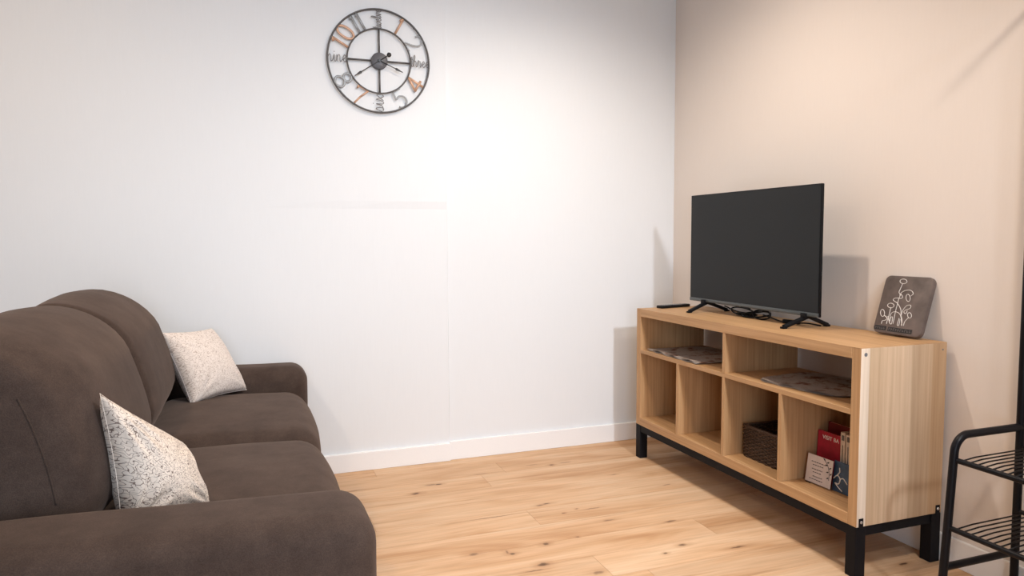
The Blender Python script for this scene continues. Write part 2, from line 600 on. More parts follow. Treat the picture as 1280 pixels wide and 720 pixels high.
# lining: lower and upper sheet meet in a shallow step that dies out to the left
prof = lambda k: [(0.0, .012 - .005 * k), (1.306, .012 - .005 * k), (1.345, .012), (ZC, .012)]
secs = []
for x, k in ((XL, 0), (-2.25, 0), (-1.90, .45), (-1.60, .9), (-1.352, 1)):
    secs.append([bm.verts.new((x, YB - d, z)) for z, d in prof(k)])
for a, c in zip(secs, secs[1:]):
    for i in range(3):
        bm.faces.new((a[i], c[i], c[i + 1], a[i + 1]))
endv = [bm.verts.new((-1.348, YB, z)) for z in (0, 1.306, 1.345, ZC)]
for i in range(3):
    bm.faces.new((secs[-1][i], endv[i], endv[i + 1], secs[-1][i + 1]))
struct('wall_back', bm, 'wall')
bm = NB(); box(bm, (XR, YF, -0.1), (XR + T, YB, ZC)); struct('wall_right', bm, 'wallr')
bm = NB(); box(bm, (XL - T, YF, -0.1), (XL, YB, ZC)); struct('wall_left', bm, 'wallf')
# front wall (behind the camera) with the tall window
WX0, WX1, WZ0, WZ1 = -3.6, -1.9, 0.08, 2.25
bm = NB()
box(bm, (XL - T, YF - T, -0.1), (WX0, YF, ZC))
box(bm, (WX1, YF - T, -0.1), (XR + T, YF, ZC))
box(bm, (WX0, YF - T, WZ1), (WX1, YF, ZC))
box(bm, (WX0, YF - T, -0.1), (WX1, YF, WZ0))
struct('wall_front', bm, 'wallf')
bm = NB()
fw = 0.05
for x in (WX0, (WX0 + WX1) / 2 - fw / 2, WX1 - fw):
    box(bm, (x, YF - 0.08, WZ0), (x + fw, YF - 0.03, WZ1), 0.004)
for z in (WZ0, WZ1 - fw):
    box(bm, (WX0 + fw, YF - 0.08, z), (WX1 - fw, YF - 0.03, z + fw), 0.004)
win = struct('window_1', bm, 'base')
bm = NB(); box(bm, (WX0 + fw, YF - 0.058, WZ0 + fw), (WX1 - fw, YF - 0.052, WZ1 - fw)); obj('pane', bm, 'glass', win)
# baseboards
bm = NB()
box(bm, (-1.350, YB - 0.014, 0), (XR - 0.014, YB, 0.100), 0.003)
box(bm, (XL, YB - 0.026, 0), (-1.350, YB - 0.004, 0.094), 0.003)
struct('baseboard_back', bm, 'base')
bm = NB(); box(bm, (XR - 0.014, YF, 0), (XR, YB, 0.100), 0.003); struct('baseboard_right', bm, 'base')
bm = NB(); box(bm, (XL, YF, 0), (XL + 0.014, YB - 0.03, 0.100), 0.003); struct('baseboard_left', bm, 'base')

# ------------------------------------------------------------------ sofa
sofa = thing('sofa', 'two-seat charcoal brown fabric sofa along the left against the back wall', 'sofa', (-2.6, -1.07, 0))
A0, A1 = -2.125, -0.045          # outer sides
NI, FI = -1.865, -0.265          # inner faces of the arms
MID = (NI + FI) / 2
def wob(P, a=0.004, s=5.0):
    n = noise.noise_vector(P * s)
    return P + n * a
def slope(P):
    # tops fall slightly towards the front
    k = min(1.0, max(0.0, (P.z - 0.2) / 0.2))
    return Vector((P.x, P.y, P.z - 0.026 * (P.x + 2.85) * k))
def arm_fn(P):
    return wob(slope(P), 0.004, 4)
obj('armrest', soft_box((-3.13, A0, 0.055), (-2.065, NI, 0.602), 0.07, 0.06, arm_fn), 'fabric', sofa, True)
obj('armrest', soft_box((-3.13, FI, 0.055), (-2.075, A1, 0.602), 0.07, 0.06, arm_fn), 'fabric', sofa, True)
obj('base', soft_box((-3.05, NI + 0.003, 0.055), (-2.085, FI - 0.003, 0.30), 0.03, 0.08), 'fabric', sofa, True)
obj('back_frame', soft_box((-3.15, NI + 0.003, 0.055), (-2.93, FI - 0.003, 0.80), 0.05, 0.08), 'fabric', sofa, True)
def seat(y0, y1):
    def fn(P):
        u = (P.y - y0) / (y1 - y0) * 2 - 1; w = (P.x + 2.62) / 0.58 * 2 - 1
        k = max(0, 1 - u * u) * max(0.0, 1 - (w * 0.9) ** 4)
        if P.z > 0.38:
            P = Vector((P.x, P.y, P.z + 0.016 * k))
        if P.x > -2.2:
            P = Vector((P.x + 0.016 * max(0, 1 - u * u), P.y, P.z))
        return wob(slope(P), 0.003, 6)
    return soft_box((-2.70, y0, 0.27), (-2.090, y1, 0.508), 0.095, 0.04, fn)
obj('seat_cushion', seat(NI + 0.004, MID - 0.001), 'fabric', sofa, True)
obj('seat_cushion', seat(MID + 0.001, FI - 0.004), 'fabric', sofa, True)
YS = 3.8      # the cushion ends are rounded tighter than the top
def back_map(y0, y1):
    def fn(P):
        P = Vector((P.x, P.y / YS, P.z))
        u = (P.y - y0) / (y1 - y0) * 2 - 1
        k = max(0, 1 - u ** 4)
        z = P.z
        x = P.x - 0.44 * max(0, z - 0.45) ** 2
        if P.x > -2.8:
            x += 0.034 * k * math.sin(PI * min(1, max(0, (z - 0.42) / 0.6))) - 0.012
        z2 = z + 0.004 + (0.014 * max(0, 1 - u * u) if z > 0.8 else 0) - 0.012
        t = max(0.0, (abs(u) - 0.45) / 0.55) ** 2 if (u > 0) == (y1 > -0.5) else 0.0     # outer ends fall back
        x -= 0.05 * t; z2 -= 0.018 * t
        Q = Vector((x, P.y, z2))
        return wob(Q, 0.006, 3.5)
    return fn
def back(y0, y1):
    return soft_box((-2.905, y0 * YS, 0.49), (-2.600, y1 * YS, 0.972), 0.145, 0.045, back_map(y0, y1))
for (y0, y1) in ((NI + 0.006, MID - 0.001), (MID + 0.001, FI - 0.006)):
    bc = obj('back_cushion', back(y0, y1), 'fabric', sofa, True)
    f = back_map(y0, y1)
    r = 0.145
    for ys, sg in ((y0, 1), (y1, -1)):
        bm = NB()
        pts = []
        c = r * (1 - 1 / math.sqrt(2)) - 0.0005
        for i in range(15):
            z = 0.62 + (0.972 - r + 0.03 - 0.62) * i / 14
            pts.append(f(Vector((-2.600 - c, ys * YS + sg * c, z))))
        tube(bm, catmull(pts, 3), 0.0022, 6)
        obj('piping', bm, 'fabric', bc, True)
for x in (-3.05, -2.16):
    for y in (A0 + 0.08, A1 - 0.08):
        bm = NB(); tube(bm, [(x, y, 0.0), (x, y, 0.062)], [0.02, 0.026], 16); obj('foot', bm, 'foot', sofa, 40)

# ------------------------------------------------------------------ pillows
def pillow(c00, c10, c11, c01, thick, wr, seed, sag=0.0):
    """c00 bottom near, c10 bottom far, c11 top far, c01 top near"""
    n = 44
    C = [Vector(c) for c in (c00, c10, c11, c01)]
    nrm = (C[1] - C[0]).cross(C[3] - C[0]).normalized()
    ctr = (C[0] + C[1] + C[2] + C[3]) / 4
    bm = NB()
    uvl = bm.loops.layers.uv.new('UVMap')
    grid = {}
    def pos(i, j, s):
        u = i / n * 2 - 1; v = j / n * 2 - 1
        # edges pinch in between the corners
        uu = u * (1 - 0.075 * (1 - v * v)); vv = v * (1 - 0.075 * (1 - u * u))
        a = (uu + 1) / 2; b = (vv + 1) / 2
        P = (C[0] * (1 - a) + C[1] * a) * (1 - b) + (C[3] * (1 - a) + C[2] * a) * b
        h = max(0, (1 - u * u) * (1 - v * v)) ** 0.42
        P = P + nrm * (s * thick * h)
        # creases running out of the corners
        for (cu, cv) in ((-1, -1), (1, -1), (1, 1), (-1, 1)):
            d = math.hypot(u - cu, v - cv)
            ang = math.atan2(v - cv, u - cu)
            P += nrm * (s * wr * math.sin(ang * 15 + seed + cu * 2) * math.exp(-((d - 0.55) / 0.32) ** 2) * h)
        P += noise.noise_vector(P * 9 + Vector((seed, 0, 0))) * 0.004 * h
        return P
    for s in (1, -1):
        for i in range(n + 1):
            for j in range(n + 1):
                edge = i in (0, n) or j in (0, n)
                if edge and s == -1:
                    grid[(i, j, s)] = grid[(i, j, 1)]
                else:
                    grid[(i, j, s)] = bm.verts.new(pos(i, j, s))
        for i in range(n):
            for j in range(n):
                f = bm.faces.new([grid[(a, b, s)] for a, b in ((i, j), (i + 1, j), (i + 1, j + 1), (i, j + 1))])
                for l, (a, b) in zip(f.loops, ((i, j), (i + 1, j), (i + 1, j + 1), (i, j + 1))):
                    l[uvl].uv = (a / n + (2 if s < 0 else 0) + seed, b / n + seed)
    seam = [grid[(i, 0, 1)].co.copy() for i in range(0, n, 2)] + [grid[(n, j, 1)].co.copy() for j in range(0, n, 2)] + \
           [grid[(n - i, n, 1)].co.copy() for i in range(0, n, 2)] + [grid[(0, n - j, 1)].co.copy() for j in range(0, n, 2)]
    return bm, seam

bm, sm = pillow((-2.595, -1.80, 0.50), (-2.42, -1.67, 0.495), (-2.485, -1.57, 0.632), (-2.632, -1.765, 0.815), 0.098, 0.011, 3.1)
p1 = obj('throw_pillow', bm, 'pillow', None, True, origin=(-2.55, -1.6, 0.47))
tag(p1, 'cream pillow with meandering line print behind the near armrest of the sofa', 'pillow', 'pair of printed throw pillows')
bm = NB(); tube(bm, sm, 0.0009, 6, True); obj('seam_edge', bm, 'pillow', p1, True)
bm, sm = pillow((-2.54, -0.50, 0.50), (-2.335, -0.29, 0.505), (-2.475, -0.15, 0.765), (-2.655, -0.43, 0.79), 0.085, 0.004, 8.4)
p2 = obj('throw_pillow', bm, 'pillow2', None, True, origin=(-2.52, -0.35, 0.47))
tag(p2, 'pale cream printed pillow propped in the sofa corner by the back wall', 'pillow', 'pair of printed throw pillows')
bm = NB(); tube(bm, sm, 0.0010, 6, True); obj('seam_edge', bm, 'pillow2', p2, True)

# ------------------------------------------------------------------ low cube shelf unit
SX0, SX1 = -0.41, -0.02
SY0, SY1 = -1.768, -0.298
Z0, Z1 = 0.1775, 0.7885
TH = 0.039
st = thing('shelf_unit', 'low open oak shelf unit on black metal legs carrying the television', 'shelf unit', (-0.215, -1.033, 0))
bm = NB(); box(bm, (SX0, SY0 + TH, Z1 - TH), (SX1, SY1 - TH, Z1), 0.001, 1)
box(bm, (SX0 + 0.0005, SY0 + 0.0008, Z1 - 0.0012), (SX1 - 0.0005, SY1 - 0.0008, Z1 + 0.0002)); obj('top_panel', bm, 'oaky', st)
bm = NB(); box(bm, (SX0, SY0 + TH, Z0), (SX1, SY1 - TH, Z0 + TH), 0.001, 1); obj('bottom_panel', bm, 'oaky', st)
bm = NB(); box(bm, (SX0 + 0.001, SY0, Z0), (SX1, SY0 + TH, Z1 - 0.0015), 0.001, 1); ep = obj('end_panel', bm, M['oakend'], st)
ep.data.materials.append(M['oakz'])
for p in ep.data.polygons:
    if p.normal.x < -0.5 or p.normal.y > 0.5:
        p.material_index = 1
bm = NB(); box(bm, (SX0 + 0.001, SY1 - TH, Z0), (SX1, SY1, Z1 - 0.0015), 0.001, 1); obj('end_panel', bm, 'oakz', st)
SZ0, SZ1 = 0.5575, 0.5765
bm = NB(); box(bm, (SX0 + 0.001, SY0 + TH, SZ0), (SX1, SY1 - TH, SZ1), 0.001, 1); obj('shelf', bm, 'oaky', st)
cell = (SY1 - SY0 - 2 * TH - 3 * 0.018) / 4
divs = []
for k in range(1, 4):
    y1 = SY1 - TH - k * cell - (k - 1) * 0.018
    divs.append((y1 - 0.018, y1))
    bm = NB(); box(bm, (SX0 + 0.001, y1 - 0.018, Z0 + TH), (SX1, y1, SZ0), 0.001, 1); obj('divider', bm, 'oakz', st)
bm = NB(); box(bm, (SX0 + 0.001, divs[1][0], SZ1), (SX1, divs[1][1], Z1 - TH), 0.001, 1); obj('divider', bm, 'oakz', st)
# cam holes closed with little caps
for (x, z) in ((SX0 + 0.021, Z1 - 0.022), (SX1 - 0.02, Z1 - 0.025)):
    bm = NB(); r = 0.0065 if x < -0.3 else 0.003
    tube(bm, [(x, SY0 - 0.0012, z), (x, SY0 + 0.004, z)], r, 14); obj('fitting_cap', bm, 'cam', st)
# black underframe
LG = 0.044
RH = 0.036
for x0 in (SX0, SX1 - LG):
    for y0 in (SY0, SY1 - LG):
        bm = NB(); box(bm, (x0, y0, 0.0), (x0 + LG, y0 + LG, Z0), 0.002); obj('leg', bm, 'black', st)
for x0 in (SX0 + 0.003, SX1 - 0.003 - 0.025):
    bm = NB(); box(bm, (x0, SY0 + LG, Z0 - RH), (x0 + 0.025, SY1 - LG, Z0), 0.0015); obj('frame_rail', bm, 'black', st)
for y0 in (SY0 + 0.006, SY1 - 0.031):
    bm = NB(); box(bm, (SX0 + LG, y0, Z0 - RH), (SX1 - LG, y0 + 0.025, Z0), 0.0015); obj('frame_rail', bm, 'black', st)
for x in (SX0 + 0.020, SX1 - 0.018):
    bm = NB(); box(bm, (x - 0.0095, SY0 - 0.003, Z0 - 0.004), (x + 0.0095, SY0 - 0.0002, Z0 + 0.030), 0.001)
    br = obj('bracket', bm, 'black', st)
    bm = NB(); tube(bm, [(x, SY0 - 0.003, Z0 + 0.017), (x, SY0 - 0.0055, Z0 + 0.017)], [0.0055, 0.004], 14); obj('screw', bm, 'screw', br)

# ------------------------------------------------------------------ television
TY0, TY1, TZ0, TZ1, TX = -1.347, -0.462, 0.838, 1.368, -0.195
tv = thing('television', 'black flat screen television switched off on top of the oak shelf unit', 'television', (-0.18, -0.905, Z1))
bm = NB(); box(bm, (TX, TY0, TZ0), (TX + 0.014, TY1, TZ1), 0.003)
obj('panel', bm, 'tvback', tv, 40)
bm = NB(); box(bm, (TX - 0.0012, TY0 + 0.004, TZ0 + 0.017), (TX + 0.002, TY1 - 0.004, TZ1 - 0.004)); obj('screen', bm, M['screen'], tv)
bm = NB(); box(bm, (TX - 0.003, TY0 + 0.001, TZ0), (TX + 0.004, TY1 - 0.001, TZ0 + 0.0165), 0.0015)
bz = obj('lower_bezel', bm, 'bezel', tv, 40)
bm = NB(); box(bm, (TX - 0.004, -0.93, TZ0 - 0.005), (TX + 0.006, -0.87, TZ0 + 0.003), 0.0015); obj('sensor_tab', bm, 'tvback', bz)
bm = soft_box((TX + 0.012, TY0 + 0.10, TZ0 + 0.012), (TX + 0.050, TY1 - 0.10, TZ0 + 0.28), 0.015, 0.1); obj('rear_housing', bm, 'tvback', tv, True)
for y, sp in ((-1.272, 0.012), (-0.585, -0.012)):
    bm = NB()
    ax, az = -0.178, 0.838
    for xe in (-0.290, -0.070):
        d = 1 if xe > ax else -1
        ex = Vector((xe - ax, sp, Z1 + 0.0095 - az)); Lh = ex.length; ex.normalize()
        ey = Vector((0, 1, 0)); ez = ex.cross(ey).normalized(); ey = ez.cross(ex)
        obox(bm, (ax, y, az - 0.002), ex, ey, ez, (-0.01, -0.011, -0.007), (Lh, 0.011, 0.007), 0.003)
        obox(bm, (xe, y + sp, Z1 + 0.0045), Vector((1, 0, 0)), Vector((0, 1, 0)), Vector((0, 0, 1)), (-0.010, -0.011, -0.0042), (0.010, 0.011, 0.0042), 0.002)
    box(bm, (ax - 0.03, y - 0.014, az - 0.008), (ax + 0.03, y + 0.014, az + 0.012), 0.003)
    obj('foot', bm, 'tvback', tv, 40)

# cord bundle behind and below the set
bm = NB()
cz = Z1 + 0.004
def loop_pts(cx, cy, rx, ry, h, n=14, ph=0.0, tilt=0.0):
    return [(cx + rx * math.cos(2 * PI * i / n + ph), cy + ry * math.sin(2 * PI * i / n + ph), cz + h * (0.5 + 0.5 * math.sin(2 * PI * i / n + ph + tilt))) for i in range(n)]
for args in ((-.13, -.80, .035, .075, .030, 14, 0.3, .6), (-.135, -.90, .04, .085, .024, 14, 0.9, 2.0), (-.12, -.88, .03, .095, .036, 14, 2.0, 3.0), (-.14, -.84, .032, .06, .016, 14, 1.2, 4.2), (-.15, -.955, .025, .05, .034, 14, 1.2, 1.0)):
    tube(bm, catmull(loop_pts(*args), 4, True), 0.0033, 7, True)
tube(bm, catmull([(-.12, -.93, cz + .012), (-.15, -1.02, cz + .01), (-.16, -1.08, cz + .004), (-.15, -1.14, cz), (-.12, -1.20, cz + .004), (-.10, -1.26, cz)], 6), 0.0033, 7)
tube(bm, catmull([(-.16, -.70, cz + .035), (-.14, -.76, cz + .015), (-.12, -.83, cz + .008)], 6), 0.0033, 7)
cd = obj('power_cord', bm, 'cable', None, True, origin=(-.13, -.88, Z1))
tag(cd, 'coiled black power cord lying behind the television on the shelf unit', 'cord')
bm = NB(); obox(bm, (-.155, -1.10, Z1 + .0085), Vector((.35, -.94, 0)), Vector((.94, .35, 0)), Vector((0, 0, 1)), (0, -.009, -.008), (.075, .009, .008), .003); obj('plug', bm, 'cable', cd, 40)

# remote control
rex = Vector((.21, .045, 0)).normalized(); rey = Vector((-rex.y, rex.x, 0))
ro = Vector((-.305, -.375, Z1 + .0005))
rm = thing('remote_control', 'slim black remote control at the far end of the shelf unit top', 'remote control', ro)
bm = NB(); obox(bm, ro, rex, rey, Vector((0, 0, 1)), (0, 0, 0), (.205, .044, .015), .005, 3); obj('body', bm, 'remote', rm, 40)
bm = NB()
for i in range(8):
    for k in range(3):
        obox(bm, ro, rex, rey, Vector((0, 0, 1)), (.022 + i * .016, .008 + k * .010, .0145), (.032 + i * .016, .015 + k * .010, .0165), .001, 1)
obox(bm, ro, rex, rey, Vector((0, 0, 1)), (.155, .012, .0145), (.185, .032, .0163), .001, 1)
obj('buttons', bm, 'key', rm)

# ------------------------------------------------------------------ relief tile
BL, BR = Vector((-.083, -1.503, .7975)), Vector((-.078, -1.702, .7975))
eu = (BR - BL).normalized()
lean = Vector((.066, -.010, .212)); ev = (lean - eu * lean.dot(eu)).normalized()
en = eu.cross(ev)
if en.x > 0: en = -en
pw, phh, pt = .202, .224, .020
tile = thing('relief_tile', 'dark slate tile with white raised flower drawing leaning on the wall', 'plaque', tuple(BL))
bm = NB()
# rounded rectangle slab, soft front edge
def rr(w, h, r, k=7, ins=0.0):
    pts = []
    for cx, cy, a0 in ((w - r, h - r, 0), (r, h - r, PI / 2), (r, r, PI), (w - r, r, 1.5 * PI)):
        for i in range(k + 1):
            a = a0 + PI / 2 * i / k
            pts.append((cx + (r - ins) * math.cos(a), cy + (r - ins) * math.sin(a)))
    return pts
def P3(u, v, d=0.0):
    return BL + eu * u + ev * v + en * d
rings = []
for d, ins in ((-pt, .002), (-pt + .002, 0), (-.004, 0), (-.0012, .0012), (0, .004)):
    rings.append([bm.verts.new(P3(u, v, d)) for u, v in rr(pw, phh, .022, 7, ins)])
for a, c in zip(rings, rings[1:]):
    for i in range(len(a)):
        bm.faces.new((a[i], a[(i + 1) % len(a)], c[(i + 1) % len(a)], c[i]))
bm.faces.new(rings[0][::-1]); bm.faces.new(rings[-1])
obj('slab', bm, 'slate', tile, 35)
Q = [(75, 597), (490, 645), (680, 92), (232, 70)]   # tile corners as drawn in the sketch frame: bl br tr tl
def uv_of(px, py):
    u = v = 0.5
    for _ in range(20):
        f = [(1 - u) * (1 - v) * Q[0][k] + u * (1 - v) * Q[1][k] + u * v * Q[2][k] + (1 - u) * v * Q[3][k] - (px, py)[k] for k in (0, 1)]
        du = [(1 - v) * (Q[1][k] - Q[0][k]) + v * (Q[2][k] - Q[3][k]) for k in (0, 1)]
        dv = [(1 - u) * (Q[3][k] - Q[0][k]) + u * (Q[2][k] - Q[1][k]) for k in (0, 1)]
        det = du[0] * dv[1] - du[1] * dv[0]
        u -= (f[0] * dv[1] - f[1] * dv[0]) / det
        v -= (du[0] * f[1] - du[1] * f[0]) / det
    return u * pw, v * phh
def stroke(bm, pts, r=.0012, closed=False):
    tube(bm, catmull([P3(*uv_of(*p), .0012) for p in pts], 5, closed), r, 6, closed)
def ell(cx, cy, rx, ry, n=10):
    return [(cx + rx * math.cos(2 * PI * i / n), cy + ry * math.sin(2 * PI * i / n)) for i in range(n)]
bm = NB()
stroke(bm, ell(395, 130, 33, 21), closed=True)
stroke(bm, [(385, 153), (362, 200), (348, 235), (375, 262), (368, 288), (312, 285), (290, 305), (328, 335), (354, 390), (352, 440), (358, 490), (346, 540)])
stroke(bm, [(350, 262), (370, 235), (410, 214), (458, 213), (478, 242), (455, 264)])
stroke(bm, ell(428, 282, 19, 33), closed=True)
stroke(bm, [(368, 245), (345, 285), (325, 345), (300, 425), (275, 525)])
stroke(bm, ell(264, 355, 30, 21), closed=True)
stroke(bm, [(262, 376), (244, 440), (222, 500), (215, 525)])
stroke(bm, ell(183, 425, 19, 33), closed=True)
stroke(bm, [(200, 448), (222, 472), (205, 492), (178, 498), (168, 525)])
stroke(bm, [(240, 510), (262, 432), (300, 412), (338, 428), (352, 470), (352, 540)])
stroke(bm, [(352, 450), (372, 398), (410, 355), (446, 350), (438, 378), (402, 392), (380, 412), (395, 428), (412, 400)])
stroke(bm, ell(428, 442, 17, 25), closed=True)
stroke(bm, [(418, 462), (382, 500), (366, 540)])
stroke(bm, [(232, 455), (244, 515), (262, 522), (272, 462), (255, 470), (248, 505)])
stroke(bm, [(335, 470), (312, 530), (325, 536), (342, 480)])
stroke(bm, [(225, 470), (210, 452)])
obj('flower_relief', bm, 'wire', tile, True)
for quad, nlet in (([(108, 533), (206, 546), (201, 586), (106, 574)], 5), ([(228, 553), (432, 571), (426, 614), (224, 592)], 10)):
    bm = NB()
    us = [uv_of(*q) for q in quad]
    u0 = min(u for u, v in us) ; u1 = max(u for u, v in us); v0 = sum(us[i][1] for i in (2, 3)) / 2; v1 = sum(us[i][1] for i in (0, 1)) / 2
    obox(bm, BL, eu, ev, en, (u0, v0, -.001), (u1, v1, .0006))
    strip = obj('caption_strip', bm, 'ink', tile)
    bm = NB()
    for i in range(nlet):
        a = u0 + .003 + (u1 - u0 - .006) * (i + .15) / nlet; w = (u1 - u0 - .006) / nlet * .6
        hh = (v1 - v0)
        obox(bm, BL, eu, ev, en, (a, v0 + hh * .22, 0), (a + w * .35, v0 + hh * .78, .0014))
        k = random.choice((.30, .48, .68))
        obox(bm, BL, eu, ev, en, (a + w * .35, v0 + hh * k, 0), (a + w, v0 + hh * (k + .14), .0014))
    obj('lettering', bm, 'inkgrey', strip)

# ------------------------------------------------------------------ printed paper sheets on the upper shelf
def sheet(poly_o, eu, ev, w, h, z, mat, seed, name, label, rad=0.0):
    eu = Vector(eu).normalized(); ev = Vector(ev).normalized()
    root = thing(name, label, 'paper', (poly_o[0], poly_o[1], z), 'printed paper sheets on the upper shelf')
    for lay in range(3):
        nx, ny = 34, 24
        bm = NB(); g = {}
        off = .004 * lay
        for i in range(nx + 1):
            for j in range(ny + 1):
                u, v = i / nx * w, j / ny * h
                if rad:   # rounded outline
                    uu = u / w * 2 - 1; vv = v / h * 2 - 1
                    r_ = (abs(uu) ** 5 + abs(vv) ** 5) ** .2
                    m_ = max(abs(uu), abs(vv))
                    if r_ > 1e-6:
                        uu, vv = uu * m_ / r_, vv * m_ / r_
                    u, v = (uu + 1) / 2 * w, (vv + 1) / 2 * h
                e = math.exp(-j / ny * 7)
                wave = .0032 * (1 + math.sin(u * 46 + seed + lay)) * e * (1 if lay else .35)
                zz = z + .0008 + lay * .0018 + wave + .0006 * (1 + math.sin(u * 13 + v * 9 + seed))
                jag = .003 * math.sin(u * 70 + seed * 3 + lay) * e
                p = Vector((poly_o[0], poly_o[1], 0)) + eu * (u + off * .4) + ev * (v + off + jag)
                g[(i, j)] = bm.verts.new((p.x, p.y, zz))
        fs = [bm.faces.new((g[(i, j)], g[(i + 1, j)], g[(i + 1, j + 1)], g[(i, j + 1)])) for i in range(nx) for j in range(ny)]
        bmesh.ops.solidify(bm, geom=fs, thickness=.0006)
        o = obj('printed_sheet' if lay == 2 else 'under_sheet', bm, mat if lay == 2 else 'paper', root, True)
    return root
sheet((-.392, -.372), (-.012, -.455, 0), (.995, -.03, 0), .452, .345, SZ1 + .0008, 'mapa', 1.3, 'paper_sheet', 'creased printed paper sheet on the upper shelf at the end by the back wall')
sheet((-.392, -1.195), (.05, -.42, 0), (.99, .118, 0), .415, .335, SZ1 + .0008, 'mapb', 4.1, 'paper_sheet', 'printed paper sheet with rounded corners on the upper shelf at the end nearest the plaque', 1)

# ------------------------------------------------------------------ wicker basket
ZF = Z0 + TH + .0008
by1, by0 = divs[1][0] - .028, divs[2][1] + .008
bx0, bx1 = -.328, -.06
bk = thing('wicker_basket', 'dark brown woven basket in the cubby left of the red booklets', 'basket', ((bx0 + bx1) / 2, (by0 + by1) / 2, ZF))
H = .132
bm = NB()
rows = 17
per = []
def rect_path(n_side=(26, 26)):
    pts = []
    nx, ny = n_side
    r = .012
    base = [(bx0, by1, 0, -1), (bx0, by0, 1, 0), (bx1, by0, 0, 1), (bx1, by1, -1, 0)]
    nrm = [(-1, 0), (0, -1), (1, 0), (0, 1)]
    for q in range(4):
        x, y, dx, dy = base[q]; x2, y2 = base[(q + 1) % 4][:2]
        n = 30 if q % 2 == 0 else 28
        for i in range(n):
            t = i / n
            pts.append((x + (x2 - x) * t, y + (y2 - y) * t, nrm[q]))
    return pts
path = rect_path()
for k in range(rows):
    z = ZF + .004 + H * k / rows
    pts = []
    for i, (x, y, nn) in enumerate(path):
        ph = (i // 2 + k) % 2
        a = .0022 if ph else -.0022
        pts.append((x - nn[0] * .004 + nn[0] * a, y - nn[1] * .004 + nn[1] * a, z + random.uniform(-.0006, .0006)))
    tube(bm, pts, .0043, 6, True)
obj('woven_side', bm, 'basket', bk, True)
bm = NB()
tube(bm, [(x - nn[0] * .004, y - nn[1] * .004, ZF + H + .003) for x, y, nn in path], .006, 8, True)
obj('rim', bm, 'basket', bk, True)
bm = NB(); box(bm, (bx0 + .008, by0 + .008, ZF), (bx1 - .008, by1 - .008, ZF + .004)); obj('bottom', bm, 'basket', bk)
bm = NB()
for i, (x, y, nn) in enumerate(path):
    if i % 4 == 1:
        cx, cy = x - nn[0] * .0045, y - nn[1] * .0045
        tube(bm, [(cx, cy, ZF + .002), (cx, cy, ZF + H)], .0026, 6)
obj('stakes', bm, 'basket', bk, True)

# ------------------------------------------------------------------ booklets and cards in the last cubby
X, Y, Z = Vector((1, 0, 0)), Vector((0, 1, 0)), Vector((0, 0, 1))
def frame(y_dir=(0, -1, 0), back=0.0):
    """eu along the cover to the right in view, ev up and leaning back by `back`, en towards the room"""
    eu = Vector(y_dir).normalized()
    out = Vector((eu.y, -eu.x, 0))          # towards -x for eu = -y
    ev = (Z * math.cos(back) - out * math.sin(back))
    en = (out * math.cos(back) + Z * math.sin(back))
    return eu, ev, en
# red booklet, letters on the cover
def booklet(name, label, o, w, h, t, mat, back=0.06, ydir=(0, -1, 0), pages='paper'):
    eu, ev, en = frame(ydir, back)
    root = thing(name, label, 'booklet', o, None)
    bm = NB(); obox(bm, o, eu, ev, en, (0, 0, -.0009), (w, h, 0)); obox(bm, o, eu, ev, en, (0, 0, -t), (w, h, -t + .0009))
    obox(bm, o, eu, ev, en, (0, 0, -t), (.0009, h, 0))
    cov = obj('cover', bm, mat, root)
    bm = NB(); obox(bm, o, eu, ev, en, (.0012, .0012, -t + .0011), (w - .002, h - .002, -.0011)); obj('pages', bm, pages, root)
    return root, cov, eu, ev, en
o = Vector((-.247, divs[2][0] - .010, ZF))
rb, cov, eu_, ev_, en_ = booklet('travel_booklet', 'bright red booklet lettered VISIT BA in white in the last cubby', o, .128, .190, .010, 'red', 0.06)
bm = text_bm('VISIT BA', .0215)
for v in bm.verts:
    c = v.co.copy(); v.co = o + eu_ * (.024 + c.x * 1.05) + ev_ * (.158 + c.y) + en_ * (.0004 + c.z)
obj('title_lettering', bm, 'white', cov)
o = Vector((-.195, divs[2][0] - .012, ZF))
booklet('booklet', 'dark red booklet standing behind the bright red booklet', o, .128, .218, .014, 'dred', 0.03)
# two cream booklets, spines outwards
for k in range(2):
    y = divs[2][0] - .148 - k * .0255
    lab = ('cream booklet standing spine out directly beside the bright red booklet', 'cream booklet standing spine out, on the side nearest the end panel')[k]
    root = thing('slim_booklet', lab, 'booklet', (-.262, y, ZF), 'cream booklets beside the red booklet')
    bm = NB(); box(bm, (-.262, y - .022, ZF), (-.14, y, ZF + .218 - .004 * k), .0015); sp = obj('cover', bm, 'cream', root)
    bm = NB(); box(bm, (-.2627, y - .018, ZF + .188), (-.2618, y - .006, ZF + .207)); obj('spine_mark', bm, 'inkgrey', sp)
    bm = NB(); box(bm, (-.2627, y - .0125, ZF + .06), (-.2618, y - .0095, ZF + .17)); obj('spine_line', bm, 'inkgrey', sp)
# blue leaflet
o = Vector((-.290, divs[2][0] - .140, ZF))
eu_, ev_, en_ = frame((0, -1, 0), .10)
lf = thing('leaflet', 'dark blue leaflet with pale ornament between the text card and the end panel', 'leaflet', o)
bm = NB(); obox(bm, o, eu_, ev_, en_, (0, 0, -.003), (.125, .112, 0), .0006, 1); lc = obj('cover', bm, 'blue', lf)
bm = NB()
def on(o, eu, ev, en, pts, r, closed=False):
    return tube(bm, catmull([o + eu * u + ev * v + en * .0004 for u, v in pts], 6, closed), r, 6, closed, ry=None)
on(o, eu_, ev_, en_, [(.005, .045), (.02, .06), (.035, .05), (.03, .03), (.012, .03)], .0022)
on(o, eu_, ev_, en_, [(.02, .06), (.03, .075), (.027, .09)], .0022)
on(o, eu_, ev_, en_, [(.012, .03), (.03, .018), (.05, .008)], .002)
on(o, eu_, ev_, en_, [(.035, .05), (.05, .055), (.07, .04)], .002)
